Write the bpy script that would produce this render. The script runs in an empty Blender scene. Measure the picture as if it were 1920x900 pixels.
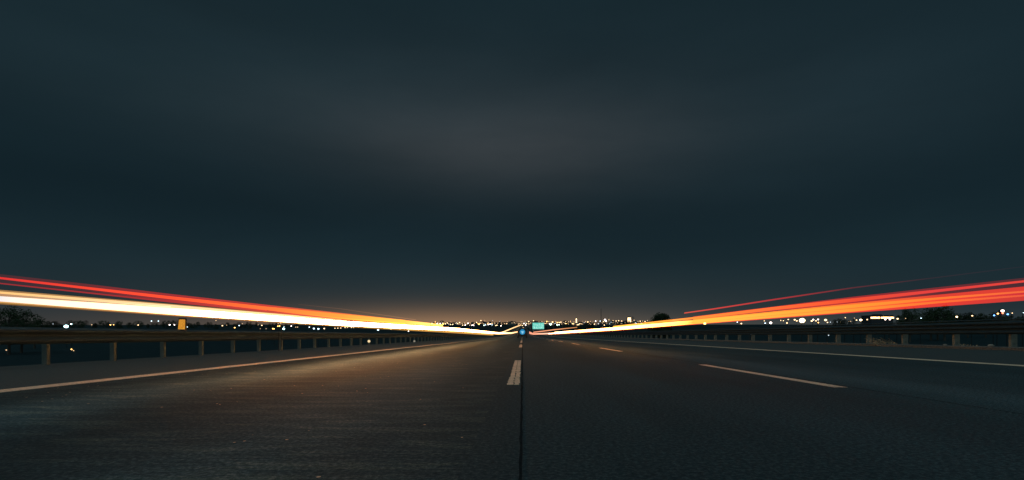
import bpy, bmesh, math, random
from mathutils import Vector, Matrix, noise
R = math.radians
sc = bpy.context.scene
col = sc.collection

# ------------------------------------------------------------------ camera
EYE = 0.55                      # metres above the asphalt
F, CX, CY = 955.0, 980.0, 628.5  # focal length and vanishing point measured on the 1920 px wide photograph
cam = bpy.data.cameras.new('camera')
cam.sensor_width = 36.0
cam.lens = 36.0 * F / 1920.0
cam.shift_x = -20.0 / 1920.0
cam.shift_y = (CY - 450.0) / 1920.0
cam.clip_start = 0.05
cam.clip_end = 20000
camo = bpy.data.objects.new('camera', cam)
col.objects.link(camo)
camo.location = (0, 0, EYE)
camo.rotation_euler = (R(90), 0, 0)
sc.camera = camo

# ------------------------------------------------------------------ view
sc.view_settings.view_transform = 'Standard'
sc.view_settings.look = 'None'
sc.view_settings.exposure = 0.0
sc.view_settings.gamma = 1.0
sc.view_settings.use_curve_mapping = False
sc.cycles.use_denoising = True
sc.cycles.sample_clamp_indirect = 1.5
sc.cycles.max_bounces = 5
sc.cycles.diffuse_bounces = 2
sc.cycles.glossy_bounces = 2
sc.cycles.transparent_max_bounces = 48

# ------------------------------------------------------------------ world: night sky with low cloud lit by the city
MOON_EL, MOON_AZ = 62.0, 200.0
world = bpy.data.worlds.new('World')
sc.world = world
world.use_nodes = True
wt = world.node_tree
wt.nodes.clear()


def N(t, kind, **kw):
    n = t.nodes.new(kind)
    for k, v in kw.items():
        setattr(n, k, v)
    return n


def setv(t, sock, v):
    if hasattr(v, 'is_linked') or isinstance(v, bpy.types.NodeSocket):
        t.links.new(v, sock)
    else:
        sock.default_value = v


def math_(t, op, a, b=0.0, c=None, clamp=False):
    n = N(t, 'ShaderNodeMath', operation=op, use_clamp=clamp)
    setv(t, n.inputs[0], a)
    setv(t, n.inputs[1], b)
    if c is not None:
        setv(t, n.inputs[2], c)
    return n.outputs[0]


def vmath(t, op, a, b):
    n = N(t, 'ShaderNodeVectorMath', operation=op)
    setv(t, n.inputs[0], a)
    setv(t, n.inputs[1], b)
    return n.outputs['Value'] if op in ('LENGTH', 'DOT_PRODUCT') else n.outputs['Vector']


def mixc(t, fac, a, b, mode='MIX'):
    n = N(t, 'ShaderNodeMix', data_type='RGBA', blend_type=mode)
    setv(t, n.inputs['Factor'], fac)
    for s, v in ((n.inputs['A'], a), (n.inputs['B'], b)):
        if isinstance(v, bpy.types.NodeSocket):
            t.links.new(v, s)
        else:
            s.default_value = (*v, 1) if len(v) == 3 else v
    return n.outputs['Result']


def ramp(t, fac, stops, interp='EASE'):
    n = N(t, 'ShaderNodeValToRGB')
    n.color_ramp.interpolation = interp
    e = n.color_ramp.elements
    while len(e) < len(stops):
        e.new(0.5)
    for i, (p, c) in enumerate(stops):
        e[i].position = p
        e[i].color = (*c, 1)
    setv(t, n.inputs[0], fac)
    return n.outputs[0]


def noise_(t, vec, scale, detail=3, rough=0.5, dist=0.0):
    n = N(t, 'ShaderNodeTexNoise')
    n.inputs['Scale'].default_value = scale
    n.inputs['Detail'].default_value = detail
    n.inputs['Roughness'].default_value = rough
    n.inputs['Distortion'].default_value = dist
    t.links.new(vec, n.inputs['Vector'])
    return n.outputs['Fac']


def mapping(t, vec, scale=(1, 1, 1), loc=(0, 0, 0), rot=(0, 0, 0)):
    n = N(t, 'ShaderNodeMapping')
    n.inputs['Scale'].default_value = scale
    n.inputs['Location'].default_value = loc
    n.inputs['Rotation'].default_value = rot
    t.links.new(vec, n.inputs['Vector'])
    return n.outputs[0]


tc = N(wt, 'ShaderNodeTexCoord')
DIR = tc.outputs['Generated']
sep = N(wt, 'ShaderNodeSeparateXYZ')
wt.links.new(DIR, sep.inputs[0])


def glow(px, py, sx, sz):
    """soft patch of lit cloud around one compass direction and elevation of the sky (sx, sz in radians)"""
    d0 = Vector(((px - CX) / F, 1.0, (CY - py) / F)).normalized()
    v = vmath(wt, 'SUBTRACT', DIR, tuple(d0))
    v = vmath(wt, 'MULTIPLY', v, (1 / sx, 0.8, 1 / sz))
    l = vmath(wt, 'LENGTH', v, (0, 0, 0))
    l2 = math_(wt, 'MULTIPLY', l, l)
    return math_(wt, 'EXPONENT', math_(wt, 'MULTIPLY', l2, -1.0))


cl = mapping(wt, DIR, (1.3, 1.3, 5.0), (3.1, 1.7, 0.4))
n1 = noise_(wt, cl, 1.6, 4, 0.5, 0.3)
n2 = noise_(wt, mapping(wt, DIR, (2.2, 2.2, 9.0), (0.3, 5.0, 1.0)), 1.3, 5, 0.55, 0.2)
elev = math_(wt, 'MULTIPLY', sep.outputs['Z'], 1.0, clamp=True)
skyc = ramp(wt, elev, [(0.0, (.0115, .0250, .0335)), (0.10, (.0095, .0235, .0310)), (0.24, (.0055, .0150, .0205)),
                       (0.40, (.0065, .0180, .0245)), (0.62, (.0070, .0180, .0240)), (1.0, (.0050, .0120, .0170))])
cloud = math_(wt, 'MULTIPLY_ADD', n1, 0.45, 0.74)
skyc = mixc(wt, 1.0, skyc, N(wt, 'ShaderNodeCombineColor').outputs[0], 'MULTIPLY') if False else skyc
comb = N(wt, 'ShaderNodeCombineXYZ')
for i in range(3):
    wt.links.new(cloud, comb.inputs[i])
skyc = mixc(wt, 1.0, skyc, comb.outputs[0], 'MULTIPLY')


def add_glow(base, px, py, sx, sz, c, mod=None):
    g = glow(px, py, sx, sz)
    if mod is not None:
        g = math_(wt, 'MULTIPLY', g, mod)
    n = N(wt, 'ShaderNodeVectorMath', operation='SCALE')
    n.inputs[0].default_value = c
    wt.links.new(g, n.inputs['Scale'])
    return vmath(wt, 'ADD', base, n.outputs['Vector'])


m2 = math_(wt, 'MULTIPLY_ADD', n2, 0.9, 0.5)
skyc = add_glow(skyc, 950, 272, .32, .070, (.0190, .0160, .0150), m2)
skyc = add_glow(skyc, 930, 240, .45, .14, (.0095, .0110, .0120), m2)
skyc = add_glow(skyc, 1540, 230, .25, .12, (.0040, .0065, .0080), m2)
skyc = add_glow(skyc, 330, 130, .40, .10, (.0030, .0050, .0055), m2)
skyc = add_glow(skyc, 900, 630, .55, .085, (.0360, .0240, .0140))
skyc = add_glow(skyc, 840, 622, .24, .036, (.2700, .1300, .0480))
skyc = add_glow(skyc, 1080, 622, .30, .030, (.0420, .0300, .0180))
skyc = add_glow(skyc, 520, 622, .42, .030, (.0380, .0220, .0120))
skyc = add_glow(skyc, 1500, 622, .35, .025, (.0200, .0180, .0140))
sky = N(wt, 'ShaderNodeTexSky', sky_type='NISHITA')
sky.sun_disc = False
sky.sun_elevation = R(MOON_EL)
sky.sun_rotation = R(MOON_AZ)
bg1 = N(wt, 'ShaderNodeBackground')
bg1.inputs['Strength'].default_value = 0.0002      # moonlit air: the daylight sky turned down to night
wt.links.new(sky.outputs[0], bg1.inputs['Color'])
bg2 = N(wt, 'ShaderNodeBackground')
wt.links.new(skyc, bg2.inputs['Color'])
bg2.inputs['Strength'].default_value = 1.0
addw = N(wt, 'ShaderNodeAddShader')
wt.links.new(bg1.outputs[0], addw.inputs[0])
wt.links.new(bg2.outputs[0], addw.inputs[1])
wo = N(wt, 'ShaderNodeOutputWorld')
wt.links.new(addw.outputs[0], wo.inputs['Surface'])

# ------------------------------------------------------------------ unseen moon, added to give the road ambient light
sun = bpy.data.lights.new('moon', 'SUN')
sun.energy = 0.95
sun.angle = R(95)
sun.color = (.58, .92, 1.0)
suno = bpy.data.objects.new('moon', sun)
col.objects.link(suno)
az = R(MOON_AZ)
dv = Vector((math.sin(az) * math.cos(R(MOON_EL)), math.cos(az) * math.cos(R(MOON_EL)), math.sin(R(MOON_EL))))
suno.rotation_euler = dv.to_track_quat('Z', 'Y').to_euler()
suno.location = dv * 100

# ------------------------------------------------------------------ helpers
rnd = random.Random(7)


def tag(o, label=None, cat=None, group=None, kind=None):
    if label: o['label'] = label
    if cat: o['category'] = cat
    if group: o['group'] = group
    if kind: o['kind'] = kind
    return o


def empty(name, loc=(0, 0, 0), rz=0.0):
    o = bpy.data.objects.new(name, None)
    col.objects.link(o)
    o.location = loc
    o.rotation_euler.z = rz
    o.empty_display_size = 0.2
    return o


class MB:
    """collects shapes and links them as one mesh object"""
    def __init__(s):
        s.bm = bmesh.new()

    def box(s, x0, x1, y0, y1, z0, z1, bev=0.0):
        r = bmesh.ops.create_cube(s.bm, size=1.0)
        vs = r['verts']
        for v in vs:
            v.co = Vector(((v.co.x + .5) * (x1 - x0) + x0, (v.co.y + .5) * (y1 - y0) + y0, (v.co.z + .5) * (z1 - z0) + z0))
        if bev:
            es = list({e for v in vs for e in v.link_edges})
            bmesh.ops.bevel(s.bm, geom=es, offset=bev, segments=2, affect='EDGES', profile=.6)
        return s

    def poly(s, pts):
        s.bm.faces.new([s.bm.verts.new(p) for p in pts])
        return s

    def tube(s, pts, rad, seg=8, cap=True):
        pts = [Vector(p) for p in pts]
        rads = rad if isinstance(rad, (list, tuple)) else [rad] * len(pts)
        rings = []
        for i, p in enumerate(pts):
            d = (pts[min(i + 1, len(pts) - 1)] - pts[max(i - 1, 0)]).normalized()
            a = d.orthogonal().normalized() if i == 0 else (a - d * a.dot(d)).normalized()
            b = d.cross(a)
            rings.append([s.bm.verts.new(p + (a * math.cos(t) + b * math.sin(t)) * rads[i]) for t in (2 * math.pi * k / seg for k in range(seg))])
        for r0, r1 in zip(rings, rings[1:]):
            for k in range(seg):
                s.bm.faces.new((r0[k], r0[(k + 1) % seg], r1[(k + 1) % seg], r1[k]))
        if cap:
            s.bm.faces.new(list(reversed(rings[0])))
            s.bm.faces.new(rings[-1])
        return s

    def sphere(s, c, r, sub=2, sz=1.0):
        g = bmesh.ops.create_icosphere(s.bm, subdivisions=sub, radius=r)
        for v in g['verts']:
            v.co = Vector((v.co.x + c[0], v.co.y + c[1], v.co.z * sz + c[2]))
        return s

    def disc(s, c, r, t, seg=28, axis='Y'):
        """flat round plate of thickness t facing -Y"""
        f, b = [], []
        for k in range(seg):
            a = 2 * math.pi * k / seg
            f.append(s.bm.verts.new((c[0] + r * math.cos(a), c[1], c[2] + r * math.sin(a))))
            b.append(s.bm.verts.new((c[0] + r * math.cos(a), c[1] + t, c[2] + r * math.sin(a))))
        s.bm.faces.new(f)
        s.bm.faces.new(list(reversed(b)))
        for k in range(seg):
            s.bm.faces.new((f[k], b[k], b[(k + 1) % seg], f[(k + 1) % seg]))
        return s

    def mesh(s, name, mat=None, smooth=False):
        me = bpy.data.meshes.new(name)
        bmesh.ops.recalc_face_normals(s.bm, faces=s.bm.faces)
        s.bm.to_mesh(me)
        s.bm.free()
        if mat: me.materials.append(mat)
        if smooth:
            for p in me.polygons: p.use_smooth = True
        return me

    def build(s, name, mat, parent=None, smooth=False):
        o = bpy.data.objects.new(name, s.mesh(name, mat, smooth))
        col.objects.link(o)
        if parent: o.parent = parent
        return o


def inst(name, me, parent=None, loc=(0, 0, 0), scale=(1, 1, 1), rz=0.0):
    o = bpy.data.objects.new(name, me)
    col.objects.link(o)
    o.location = loc
    o.scale = scale
    o.rotation_euler.z = rz
    if parent: o.parent = parent
    return o


# ------------------------------------------------------------------ materials
def mat(name, base=(.2, .2, .2), rough=.7, metal=0.0, spec=.5):
    m = bpy.data.materials.new(name)
    m.use_nodes = True
    b = m.node_tree.nodes['Principled BSDF']
    b.inputs['Base Color'].default_value = (*base, 1)
    b.inputs['Roughness'].default_value = rough
    b.inputs['Metallic'].default_value = metal
    b.inputs['Specular IOR Level'].default_value = spec
    return m


def varied(name, c0, c1, scale, rough=.8, metal=0.0, bump=0.0, stretch=(1, 1, 1), spec=.5, detail=6):
    m = mat(name, c0, rough, metal, spec)
    t = m.node_tree
    b = t.nodes['Principled BSDF']
    v = mapping(t, N(t, 'ShaderNodeTexCoord').outputs['Object'], stretch)
    f = noise_(t, v, scale, detail, .6)
    t.links.new(ramp(t, f, [(.3, c0), (.7, c1)], 'LINEAR'), b.inputs['Base Color'])
    if bump:
        bn = N(t, 'ShaderNodeBump')
        bn.inputs['Strength'].default_value = bump
        bn.inputs['Distance'].default_value = .02
        t.links.new(f, bn.inputs['Height'])
        t.links.new(bn.outputs[0], b.inputs['Normal'])
    return m


def emit(name, c, strength, sample=False):
    m = bpy.data.materials.new(name)
    m.use_nodes = True
    t = m.node_tree
    t.nodes.clear()
    e = N(t, 'ShaderNodeEmission')
    e.inputs['Color'].default_value = (*c, 1)
    e.inputs['Strength'].default_value = strength
    o = N(t, 'ShaderNodeOutputMaterial')
    t.links.new(e.outputs[0], o.inputs['Surface'])
    m.cycles.emission_sampling = 'FRONT_BACK' if sample else 'NONE'
    return m


M = {}
M['steel'] = varied('weathered_galvanised_steel', (.003, .020, .030), (.007, .032, .044), 3, .8, .0, .05)
M['post'] = varied('weathered_timber_post', (.035, .06, .058), (.085, .11, .10), 7, .85, 0, .3, (1, 1, .3))
M['kerb'] = varied('kerb_concrete', (.05, .055, .055), (.13, .13, .12), 14, .85, 0, .3)
M['ground'] = varied('dark_scrub_ground', (.004, .012, .015), (.010, .022, .025), .35, .95, 0, .5, spec=.1)
M['leaf'] = varied('dark_foliage', (.012, .022, .010), (.035, .05, .02), .9, .8, spec=.15)
M['bark'] = varied('bark', (.04, .03, .022), (.08, .065, .05), 5, .9)
M['pole'] = varied('lamp_pole_steel', (.015, .017, .018), (.03, .032, .034), 3, .55, .5)
M['wall_dark'] = varied('building_render_dark', (.018, .02, .026), (.04, .04, .046), .3, .9)
M['wall_pale'] = varied('building_render_pale', (.09, .085, .08), (.17, .15, .13), .3, .9)
M['mast'] = mat('mast_steel', (.05, .05, .055), .6, .3)
M['rubber'] = varied('tyre_rubber', (.015, .015, .015), (.03, .03, .03), 20, .8)
M['van'] = varied('dark_van_paint', (.02, .024, .03), (.03, .034, .04), 2, .3)
M['glass'] = mat('dark_glass', (.02, .025, .03), .08)
M['twig'] = varied('dry_stems', (.30, .20, .11), (.48, .34, .2), 12, .9)
M['stone'] = varied('roadside_stone', (.20, .17, .14), (.38, .33, .27), 9, .9, 0, .5)


def asphalt():
    m = mat('asphalt', (.05, .05, .05), .5)
    t = m.node_tree
    b = t.nodes['Principled BSDF']
    co = N(t, 'ShaderNodeTexCoord').outputs['Object']
    agg = noise_(t, mapping(t, co, (1, 1, 1)), 42, 5, .8)                   # aggregate
    blot = noise_(t, mapping(t, co, (.5, .07, 1)), 1.6, 4, .6)                # long worn streaks along the lanes
    strip = noise_(t, mapping(t, co, (.35, 9.0, 1)), 2.4, 4, .65, .15)        # fine ridges across the lane
    c = ramp(t, agg, [(.40, (.010, .019, .022)), (.50, (.022, .036, .040)), (.62, (.062, .078, .082))], 'LINEAR')
    k = ramp(t, blot, [(.30, (.70, .70, .70)), (.70, (1.25, 1.25, 1.25))], 'LINEAR')
    c = mixc(t, 1.0, c, k, 'MULTIPLY')
    sx = N(t, 'ShaderNodeSeparateXYZ')
    t.links.new(co, sx.inputs[0])
    left = math_(t, 'LESS_THAN', sx.outputs['X'], -.25)
    strip2 = noise_(t, mapping(t, co, (.55, 2.6, 1)), 2.4, 6, .75, .5)
    k2 = ramp(t, strip2, [(.40, (.80, .80, .80)), (.51, (1, 1, 1)), (.62, (2.1, 1.6, 1.3))], 'LINEAR')  # warm sheen on the ridges painted into the colour
    c = mixc(t, left, c, mixc(t, 1.0, c, k2, 'MULTIPLY'))
    # trail light on the road painted in: paler bands, darker strips beside them
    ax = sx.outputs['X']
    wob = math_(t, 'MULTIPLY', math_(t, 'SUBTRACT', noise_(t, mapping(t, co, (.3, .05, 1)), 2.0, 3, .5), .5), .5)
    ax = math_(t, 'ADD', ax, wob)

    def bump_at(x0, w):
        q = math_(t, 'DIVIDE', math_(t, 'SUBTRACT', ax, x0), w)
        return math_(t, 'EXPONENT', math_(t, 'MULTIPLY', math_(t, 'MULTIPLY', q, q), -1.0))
    trail_glow = math_(t, 'ADD', math_(t, 'MULTIPLY', bump_at(-3.55, .42), 1.0), math_(t, 'MULTIPLY', bump_at(-1.35, .45), .30))
    trail_glow = math_(t, 'ADD', trail_glow, math_(t, 'MULTIPLY', bump_at(4.1, .7), .45))
    trail_glow = math_(t, 'ADD', trail_glow, math_(t, 'MULTIPLY', bump_at(7.4, .8), -.12))
    trail_glow = math_(t, 'SUBTRACT', trail_glow, math_(t, 'MULTIPLY', bump_at(-2.45, .40), .28))
    trail_glow = math_(t, 'SUBTRACT', trail_glow, math_(t, 'MULTIPLY', bump_at(-4.65, .25), .30))
    trail_glow = math_(t, 'ADD', trail_glow, 1.0)
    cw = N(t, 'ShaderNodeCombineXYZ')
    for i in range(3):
        t.links.new(trail_glow, cw.inputs[i])
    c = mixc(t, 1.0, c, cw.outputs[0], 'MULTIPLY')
    # light mineral flecks in the left lane
    vo = N(t, 'ShaderNodeTexVoronoi')
    vo.inputs['Scale'].default_value = 9.0
    t.links.new(mapping(t, co, (1, .8, 1)), vo.inputs['Vector'])
    fl = math_(t, 'LESS_THAN', vo.outputs['Distance'], .075)
    sel = math_(t, 'GREATER_THAN', noise_(t, co, 1.3, 2, .5), .54)
    fl = math_(t, 'MULTIPLY', fl, sel)
    fl = math_(t, 'MULTIPLY', fl, left)
    c = mixc(t, fl, c, (.62, .36, .20))
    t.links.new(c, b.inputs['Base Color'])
    b.inputs['Specular IOR Level'].default_value = .12
    rr = math_(t, 'MULTIPLY_ADD', blot, .12, .80)
    t.links.new(rr, b.inputs['Roughness'])
    h = math_(t, 'ADD', math_(t, 'MULTIPLY', agg, .55), math_(t, 'MULTIPLY', math_(t, 'MULTIPLY', math_(t, 'MULTIPLY_ADD', strip2, 1.5, strip), left), 1.6))
    bn = N(t, 'ShaderNodeBump')
    bn.inputs['Strength'].default_value = .55
    bn.inputs['Distance'].default_value = .006
    t.links.new(h, bn.inputs['Height'])
    t.links.new(bn.outputs[0], b.inputs['Normal'])
    return m


def paint():
    m = mat('worn_road_paint', (.75, .73, .68), .6)
    t = m.node_tree
    b = t.nodes['Principled BSDF']
    co = N(t, 'ShaderNodeTexCoord').outputs['Object']
    f = noise_(t, mapping(t, co, (1, .6, 1)), 38, 5, .75)
    g = noise_(t, co, 2.2, 3, .6)
    w = math_(t, 'ADD', f, math_(t, 'MULTIPLY', g, .25))
    t.links.new(ramp(t, w, [(.47, (.08, .07, .06)), (.60, (.64, .42, .28)), (.85, (.86, .60, .40))], 'LINEAR'), b.inputs['Base Color'])
    return m


M['asphalt'] = asphalt()
M['paint'] = paint()
M['seam'] = varied('bitumen_joint', (.006, .009, .011), (.014, .018, .020), 30, 1.0, 0, 0, (1, 1, 1), .02)
M['shoulder'] = varied('shoulder_asphalt', (.006, .015, .018), (.038, .045, .042), 22, .75, 0, .4)

# ------------------------------------------------------------------ terrain and road
XL, XR = -8.76, 17.7             # left and right guardrail lines


def sstep(a, b, x):
    t = min(1, max(0, (x - a) / (b - a)))
    return t * t * (3 - 2 * t)


def road_z(y):
    if y < 90: return 0.0
    if y < 384: return .00004 * (y - 90) ** 2
    if y < 1600: return 3.457 + .0235 * (y - 384)
    return 32.0


def side_z(x, y):
    b = -5 + 33 * sstep(150, 1500, y)
    b += noise.noise(Vector((x * .004, y * .004, 2.0))) * (1.0 + 4.0 * sstep(500, 1300, y))
    if y > 2200: b -= 30 * sstep(2200, 5000, y)
    return b


def ground_z(x, y):
    d = max(XL - .6 - x, x - XR - .6, 0)
    k = sstep(0, 16, d)
    return (road_z(y) - .05) * (1 - k) + side_z(x, y) * k


def grid(name, xs, ys, zf, mtl):
    bm = bmesh.new()
    vv = [[bm.verts.new((x, y, zf(x, y))) for x in xs] for y in ys]
    for j in range(len(ys) - 1):
        for i in range(len(xs) - 1):
            bm.faces.new((vv[j][i], vv[j][i + 1], vv[j + 1][i + 1], vv[j + 1][i]))
    me = bpy.data.meshes.new(name)
    bm.to_mesh(me)
    bm.free()
    me.materials.append(mtl)
    for p in me.polygons: p.use_smooth = True
    o = bpy.data.objects.new(name, me)
    col.objects.link(o)
    return o


def ys_to(far):
    out, y = [-120.0, -60.0, -20.0], 0.0
    while y < far:
        out.append(y)
        y += 10 if y < 400 else (25 if y < 2000 else 400)
    return out + [far]


gx = [-9000, -5000, -3000, -2000, -1400, -1000, -700, -500, -350, -250, -180, -130, -90, -65, -48, -36, -30, -26, -23, -20, -17, -14, -12, -10.5, XL - .6,
      0, XR + .6, 19.5, 21, 23, 26, 29, 32, 36, 45, 60, 85, 120, 170, 240, 340, 480, 680, 1000, 1400, 2000, 3000, 5000, 9000]
g = grid('ground', gx, ys_to(9000), ground_z, M['ground'])
tag(g, kind='structure')
RY = ys_to(1700)
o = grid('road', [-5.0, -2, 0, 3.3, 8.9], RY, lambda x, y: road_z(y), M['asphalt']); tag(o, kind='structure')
o = grid('left_shoulder', [XL - .35, -7, -5.0], RY, lambda x, y: road_z(y), M['shoulder']); tag(o, kind='structure')
o = grid('right_shoulder', [8.9, 12, XR - .12], RY, lambda x, y: road_z(y), M['shoulder']); tag(o, kind='structure')


def strip(mb, x0, x1, y0, y1, dz=.004, step=10, jag=0.0):
    n = max(1, int((y1 - y0) / step))
    for k in range(n):
        a, b = y0 + (y1 - y0) * k / n, y0 + (y1 - y0) * (k + 1) / n
        mb.poly([(x0, a, road_z(a) + dz), (x1, a, road_z(a) + dz), (x1, b, road_z(b) + dz), (x0, b, road_z(b) + dz)])


def ygr(py):                       # distance of a point on the flat road that shows at row py
    return F * EYE / (py - CY)


mk = MB()
# edge lines
strip(mk, -5.24, -4.98, -60, 1500, .004, 10)
strip(mk, 8.78, 9.16, -60, 1500, .004, 10)
# broken line between the right lanes
dash_r = [(ygr(727), ygr(684)), (ygr(659), ygr(652.4)), (30, 34.4), (42.5, 47)]
y = 55
while y < 1200:
    dash_r.append((y, y + 4.4)); y += 12.2
for a, b in dash_r: strip(mk, 3.26, 3.41, a, b, .004, 2)
strip(mk, 3.26, 3.41, -9.0, -4.6, .004, 2)
o = mk.build('lane_markings', M['paint']); tag(o, kind='structure')
# near double stripe left of the joint, two ragged halves with a crack between
mk = MB()


def ragged(x0, x1, y0, y1, rag=.006, n=46):
    r = random.Random(int(y0 * 100 + x0 * 1000))
    prev = None
    for k in range(n + 1):
        yy = y0 + (y1 - y0) * k / n
        w = rag * (1.8 if k < n * .45 else .5)
        q = (x0 + r.uniform(-w, w), x1 + r.uniform(-w, w), yy)
        if prev:
            mk.poly([(prev[0], prev[2], .004), (prev[1], prev[2], .004), (q[1], q[2], .004), (q[0], q[2], .004)])
        prev = q


ragged(-.168, -.104, ygr(722), ygr(676))
ragged(-.098, -.036, ygr(722), ygr(676))
for a, b in ((ygr(651.5), ygr(646.3)), (ygr(642.7), ygr(638)), (64, 84), (98, 118)):
    strip(mk, -.17, -.03, a, b, .004, 2)
o = mk.build('centre_line_marking', M['paint']); tag(o, kind='structure')
mk = MB()
r = random.Random(3)


def joint(xc, y0, y1, w0, n, wob=.004):
    prev = None
    for k in range(n + 1):
        yy = y0 + (y1 - y0) * (k / n) ** 1.6
        cx = xc + r.uniform(-wob, wob)
        w = w0 * r.uniform(.6, 1.3) + yy * .00035
        q = (cx - w, cx + w, yy)
        if prev:
            mk.poly([(prev[0], prev[2], road_z(prev[2]) + .004), (prev[1], prev[2], road_z(prev[2]) + .004), (q[1], q[2], road_z(q[2]) + .004), (q[0], q[2], road_z(q[2]) + .004)])
        prev = q


joint(-.009, -6, 120, .0070, 420, .0028)
joint(3.46, 1.0, 5.2, .0045, 90, .007)
joint(3.46, 5.2, 60, .004, 100, .006)
o = mk.build('road_joint', M['seam']); tag(o, kind='structure')

# kerbs
mk = MB()
prof = [(0, 0), (0, .10), (.03, .125), (.30, .125), (.30, 0)]
for (xk, sgn, nm) in ((XR - .12, 1, 'right'),):
    hh = 1.0 if sgn > 0 else .45
    prev = None
    for yy in RY:
        ring = [mk.bm.verts.new((xk + sgn * px_, yy, road_z(yy) + pz * hh - (.02 if pz == 0 else 0))) for px_, pz in prof]
        if prev:
            for k in range(len(prof) - 1):
                mk.bm.faces.new((prev[k], prev[k + 1], ring[k + 1], ring[k]))
        prev = ring
o = mk.build('kerb', M['kerb']); tag(o, kind='structure')


# ------------------------------------------------------------------ guardrails
def beam(name, x, side, zs, y0, y1, parent):
    """corrugated beam: zs = list of (depth, height), face turned to the road"""
    bm = bmesh.new()
    ys = [yy for yy in RY if y0 < yy < y1]
    ys = [y0] + ys + [y1]
    prof = [(d, z) for d, z in zs] + [(d - .012, z) for d, z in reversed(zs)]
    prev = None
    for yy in ys:
        ring = [bm.verts.new((x + side * d, yy, road_z(yy) + z)) for d, z in prof]
        if prev:
            for k in range(len(prof)):
                bm.faces.new((prev[k], prev[(k + 1) % len(prof)], ring[(k + 1) % len(prof)], ring[k]))
        prev = ring
    bmesh.ops.recalc_face_normals(bm, faces=bm.faces)
    me = bpy.data.meshes.new(name)
    bm.to_mesh(me)
    bm.free()
    me.materials.append(M['steel'])
    o = bpy.data.objects.new(name, me)
    col.objects.link(o)
    o.parent = parent
    return o


def post_mesh(w, d, h):
    return MB().box(-w / 2, w / 2, -d / 2, d / 2, -.35, h, .012).mesh('post', M['post'])


wprof = [(.0, .39), (.02, .40), (.075, .44), (.075, .475), (.01, .53), (.01, .56), (.075, .61), (.075, .645), (.02, .685), (.0, .69)]
tprof = [(.0, .585), (.02, .595), (.08, .64), (.08, .68), (.01, .735), (.01, .76), (.08, .81), (.08, .85), (.01, .90), (.01, .925), (.08, .97), (.08, 1.01), (.02, 1.055), (.0, 1.065)]
gl = empty('guardrail', (XL, 0, 0))
tag(gl, 'low steel guardrail on short posts along the left shoulder', 'guardrail')
beam('rail_beam', 0.0, 1, wprof, -30, 420, gl)
pm = post_mesh(.105, .07, .665)
n = 0
rest = []
yy = 9.45 - 1.53 * 9
while yy < 420:
    if n < 100:
        inst('post', pm, gl, (-.09, yy + rnd.uniform(-.03, .03), road_z(yy)), rz=rnd.uniform(-.04, .04))
    else:
        rest.append(yy)
    yy += 1.53
    n += 1
mb = MB()
for yy in rest: mb.box(-.16, -.02, yy - .055, yy + .055, road_z(yy) - .3, road_z(yy) + .66)
o = mb.build('far_posts', M['post'], gl); o['kind'] = 'stuff'

gr = empty('guardrail', (XR, 0, 0))
tag(gr, 'tall ribbed steel guardrail with tubular top rail along the right shoulder', 'guardrail')
beam('rail_beam', 0.0, -1, tprof, -30, 420, gr)
mb = MB()
mb.tube([(0, yy, road_z(yy) + 1.125) for yy in [-30] + [q for q in RY if -30 < q < 420] + [420]], .028, 10)
mb.build('top_rail', M['steel'], gr, True)
pm = post_mesh(.24, .11, .98)
pm.materials[0] = varied('pale_right_post', (.09, .10, .085), (.20, .20, .16), 6, .9, 0, .2)  # right posts given a lighter base colour than the left
yy = 21.1 - 2.62 * 10
n = 0
rest = []
while yy < 420:
    if n < 100:
        inst('post', pm, gr, (.18, yy + rnd.uniform(-.12, .12), road_z(yy)), rz=rnd.uniform(-.05, .05))
    else: rest.append(yy)
    yy += 2.62
    n += 1
mb = MB()
for yy in rest: mb.box(.05, .31, yy - .1, yy + .1, road_z(yy) - .3, road_z(yy) + .98)
o = mb.build('far_posts', M['post'], gr); o['kind'] = 'stuff'

# ------------------------------------------------------------------ long exposure trails: glowing tubes hanging where the lamps of passing cars travelled
tm = bpy.data.materials.new('vehicle_lamp_light')
tm.use_nodes = True
t = tm.node_tree
t.nodes.clear()
at = N(t, 'ShaderNodeAttribute')
at.attribute_name = 'lamp'
at.attribute_type = 'GEOMETRY'
em = N(t, 'ShaderNodeEmission')
t.links.new(at.outputs['Color'], em.inputs['Color'])
em.inputs['Strength'].default_value = 0.5           # front and back of the tube add up
tr_ = N(t, 'ShaderNodeBsdfTransparent')              # light does not shade other light
ad_ = N(t, 'ShaderNodeAddShader')
t.links.new(em.outputs[0], ad_.inputs[0])
t.links.new(tr_.outputs[0], ad_.inputs[1])
t.links.new(ad_.outputs[0], N(t, 'ShaderNodeOutputMaterial').inputs['Surface'])
tm.cycles.emission_sampling = 'FRONT_BACK'


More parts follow.
